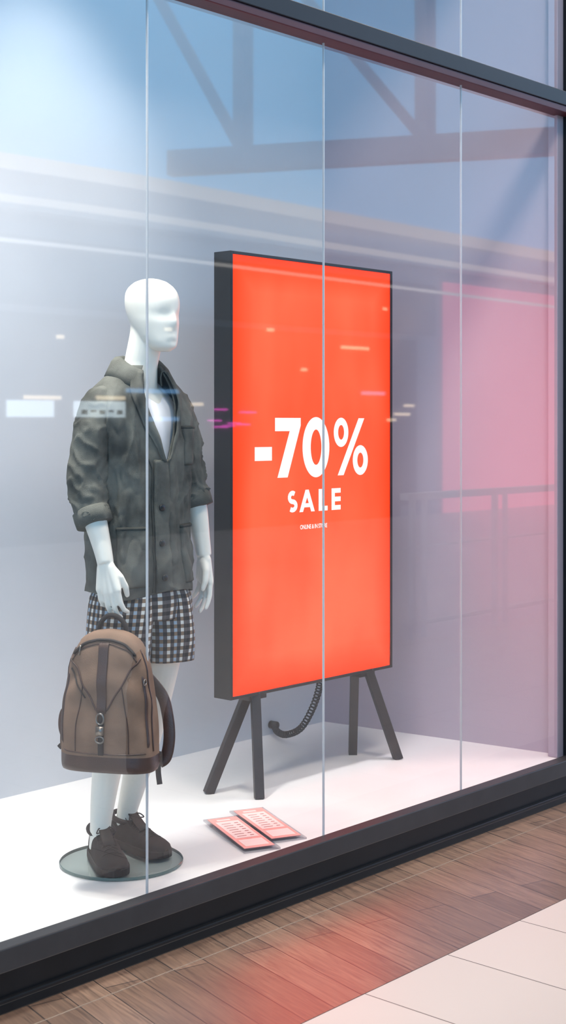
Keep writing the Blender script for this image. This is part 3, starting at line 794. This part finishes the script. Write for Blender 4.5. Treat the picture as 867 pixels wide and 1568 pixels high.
# ------------------------------------------------------------------ lights
def area(name, loc, tgt, size, power, col, sy=None):
    l = bpy.data.lights.new(name, 'AREA'); l.energy = power; l.color = col; l.size = size
    if sy: l.shape = 'RECTANGLE'; l.size_y = sy
    o = bpy.data.objects.new(name, l); scene.collection.objects.link(o); o.location = loc
    o.rotation_euler = (Vector(tgt)-Vector(loc)).to_track_quat('-Z', 'Y').to_euler(); return o
def spot(name, loc, tgt, ang, power, col, blend=.6, r=.05):
    l = bpy.data.lights.new(name, 'SPOT'); l.energy = power; l.color = col; l.spot_size = math.radians(ang); l.spot_blend = blend; l.shadow_soft_size = r
    o = bpy.data.objects.new(name, l); scene.collection.objects.link(o); o.location = loc
    o.rotation_euler = (Vector(tgt)-Vector(loc)).to_track_quat('-Z', 'Y').to_euler(); return o
CW = (1, .98, .94)
spot("added_pink_spot", (2.35, .18, 3.7), (3.05, .22, 1.1), 46, 240, (1, .95, .86), 1, .08)
spot("added_pink_spot", (2.7, .30, 3.8), (2.95, 1.0, 0.6), 58, 230, CW, 1, .12)
spot("added_pink_spot", (3.25, .15, 3.7), (3.60, 1.23, 2.45), 46, 95, CW, 1, .1)
spot("added_pink_spot", (2.6, .5, 3.8), (2.7, .4, 0), 48, 230, CW, 1, .12)
spot("added_pink_spot", (4.2, .35, 3.8), (4.15, .5, 0), 50, 100, (.98, .96, .98), 1, .12)
spot("added_pink_spot", (4.7, .25, 3.8), (4.75, .35, 0), 36, 90, (1, .95, .95), 1, .12)
spot("added_pink_spot", (4.3, .20, 3.7), (5.30, .40, .25), 38, 190, (1, .84, .89), 1, .12)  # pinkish spot added to brighten the lower right wall and floor
for x in (-1.5, 3.0, 7.5, 12):
    area("added_mall_lamp", (x, -2.0, 5.95), (x, -2.0, 0), .8, 165, (1, .85, .73))  # added unseen lamps, warm the floor against the blue sky light
for x in (11, 19):
    area("added_mall_lamp", (x, -8.0, 11.5), (x, -9.0, 0), 1.5, 350, (1, .97, .94))  # added unseen lamps that brighten the truss and opposite facade

w = bpy.data.worlds.new("sky_world"); scene.world = w; w.use_nodes = True
nt = w.node_tree; bg = nt.nodes["Background"]
tc = nd(nt, "ShaderNodeTexCoord"); sep = nd(nt, "ShaderNodeSeparateXYZ"); rp = nd(nt, "ShaderNodeValToRGB")
nt.links.new(tc.outputs["Generated"], sep.inputs[0]); nt.links.new(sep.outputs[2], rp.inputs[0])
e0, e1 = rp.color_ramp.elements
e0.position = 0.0; e0.color = (.28, .60, .90, 1)
e1.position = .45; e1.color = (.035, .060, .090, 1)
e2 = rp.color_ramp.elements.new(.31); e2.color = (.16, .47, .78, 1)
nt.links.new(rp.outputs[0], bg.inputs[0]); bg.inputs[1].default_value = 4.0

# ------------------------------------------------------------------ camera
cd = bpy.data.cameras.new("camera"); cam = bpy.data.objects.new("camera", cd); scene.collection.objects.link(cam)
cd.sensor_fit = 'VERTICAL'; cd.sensor_height = 36; cd.sensor_width = 24; cd.lens = 36*2200/1568.5
cd.shift_y = -134/1568.5
cd.dof.use_dof = True; cd.dof.focus_distance = 5.0; cd.dof.aperture_fstop = 5.6
cam.location = (0, -3.2, 1.42); cam.rotation_euler = (pi/2, 0, -math.radians(48.2))
scene.camera = cam
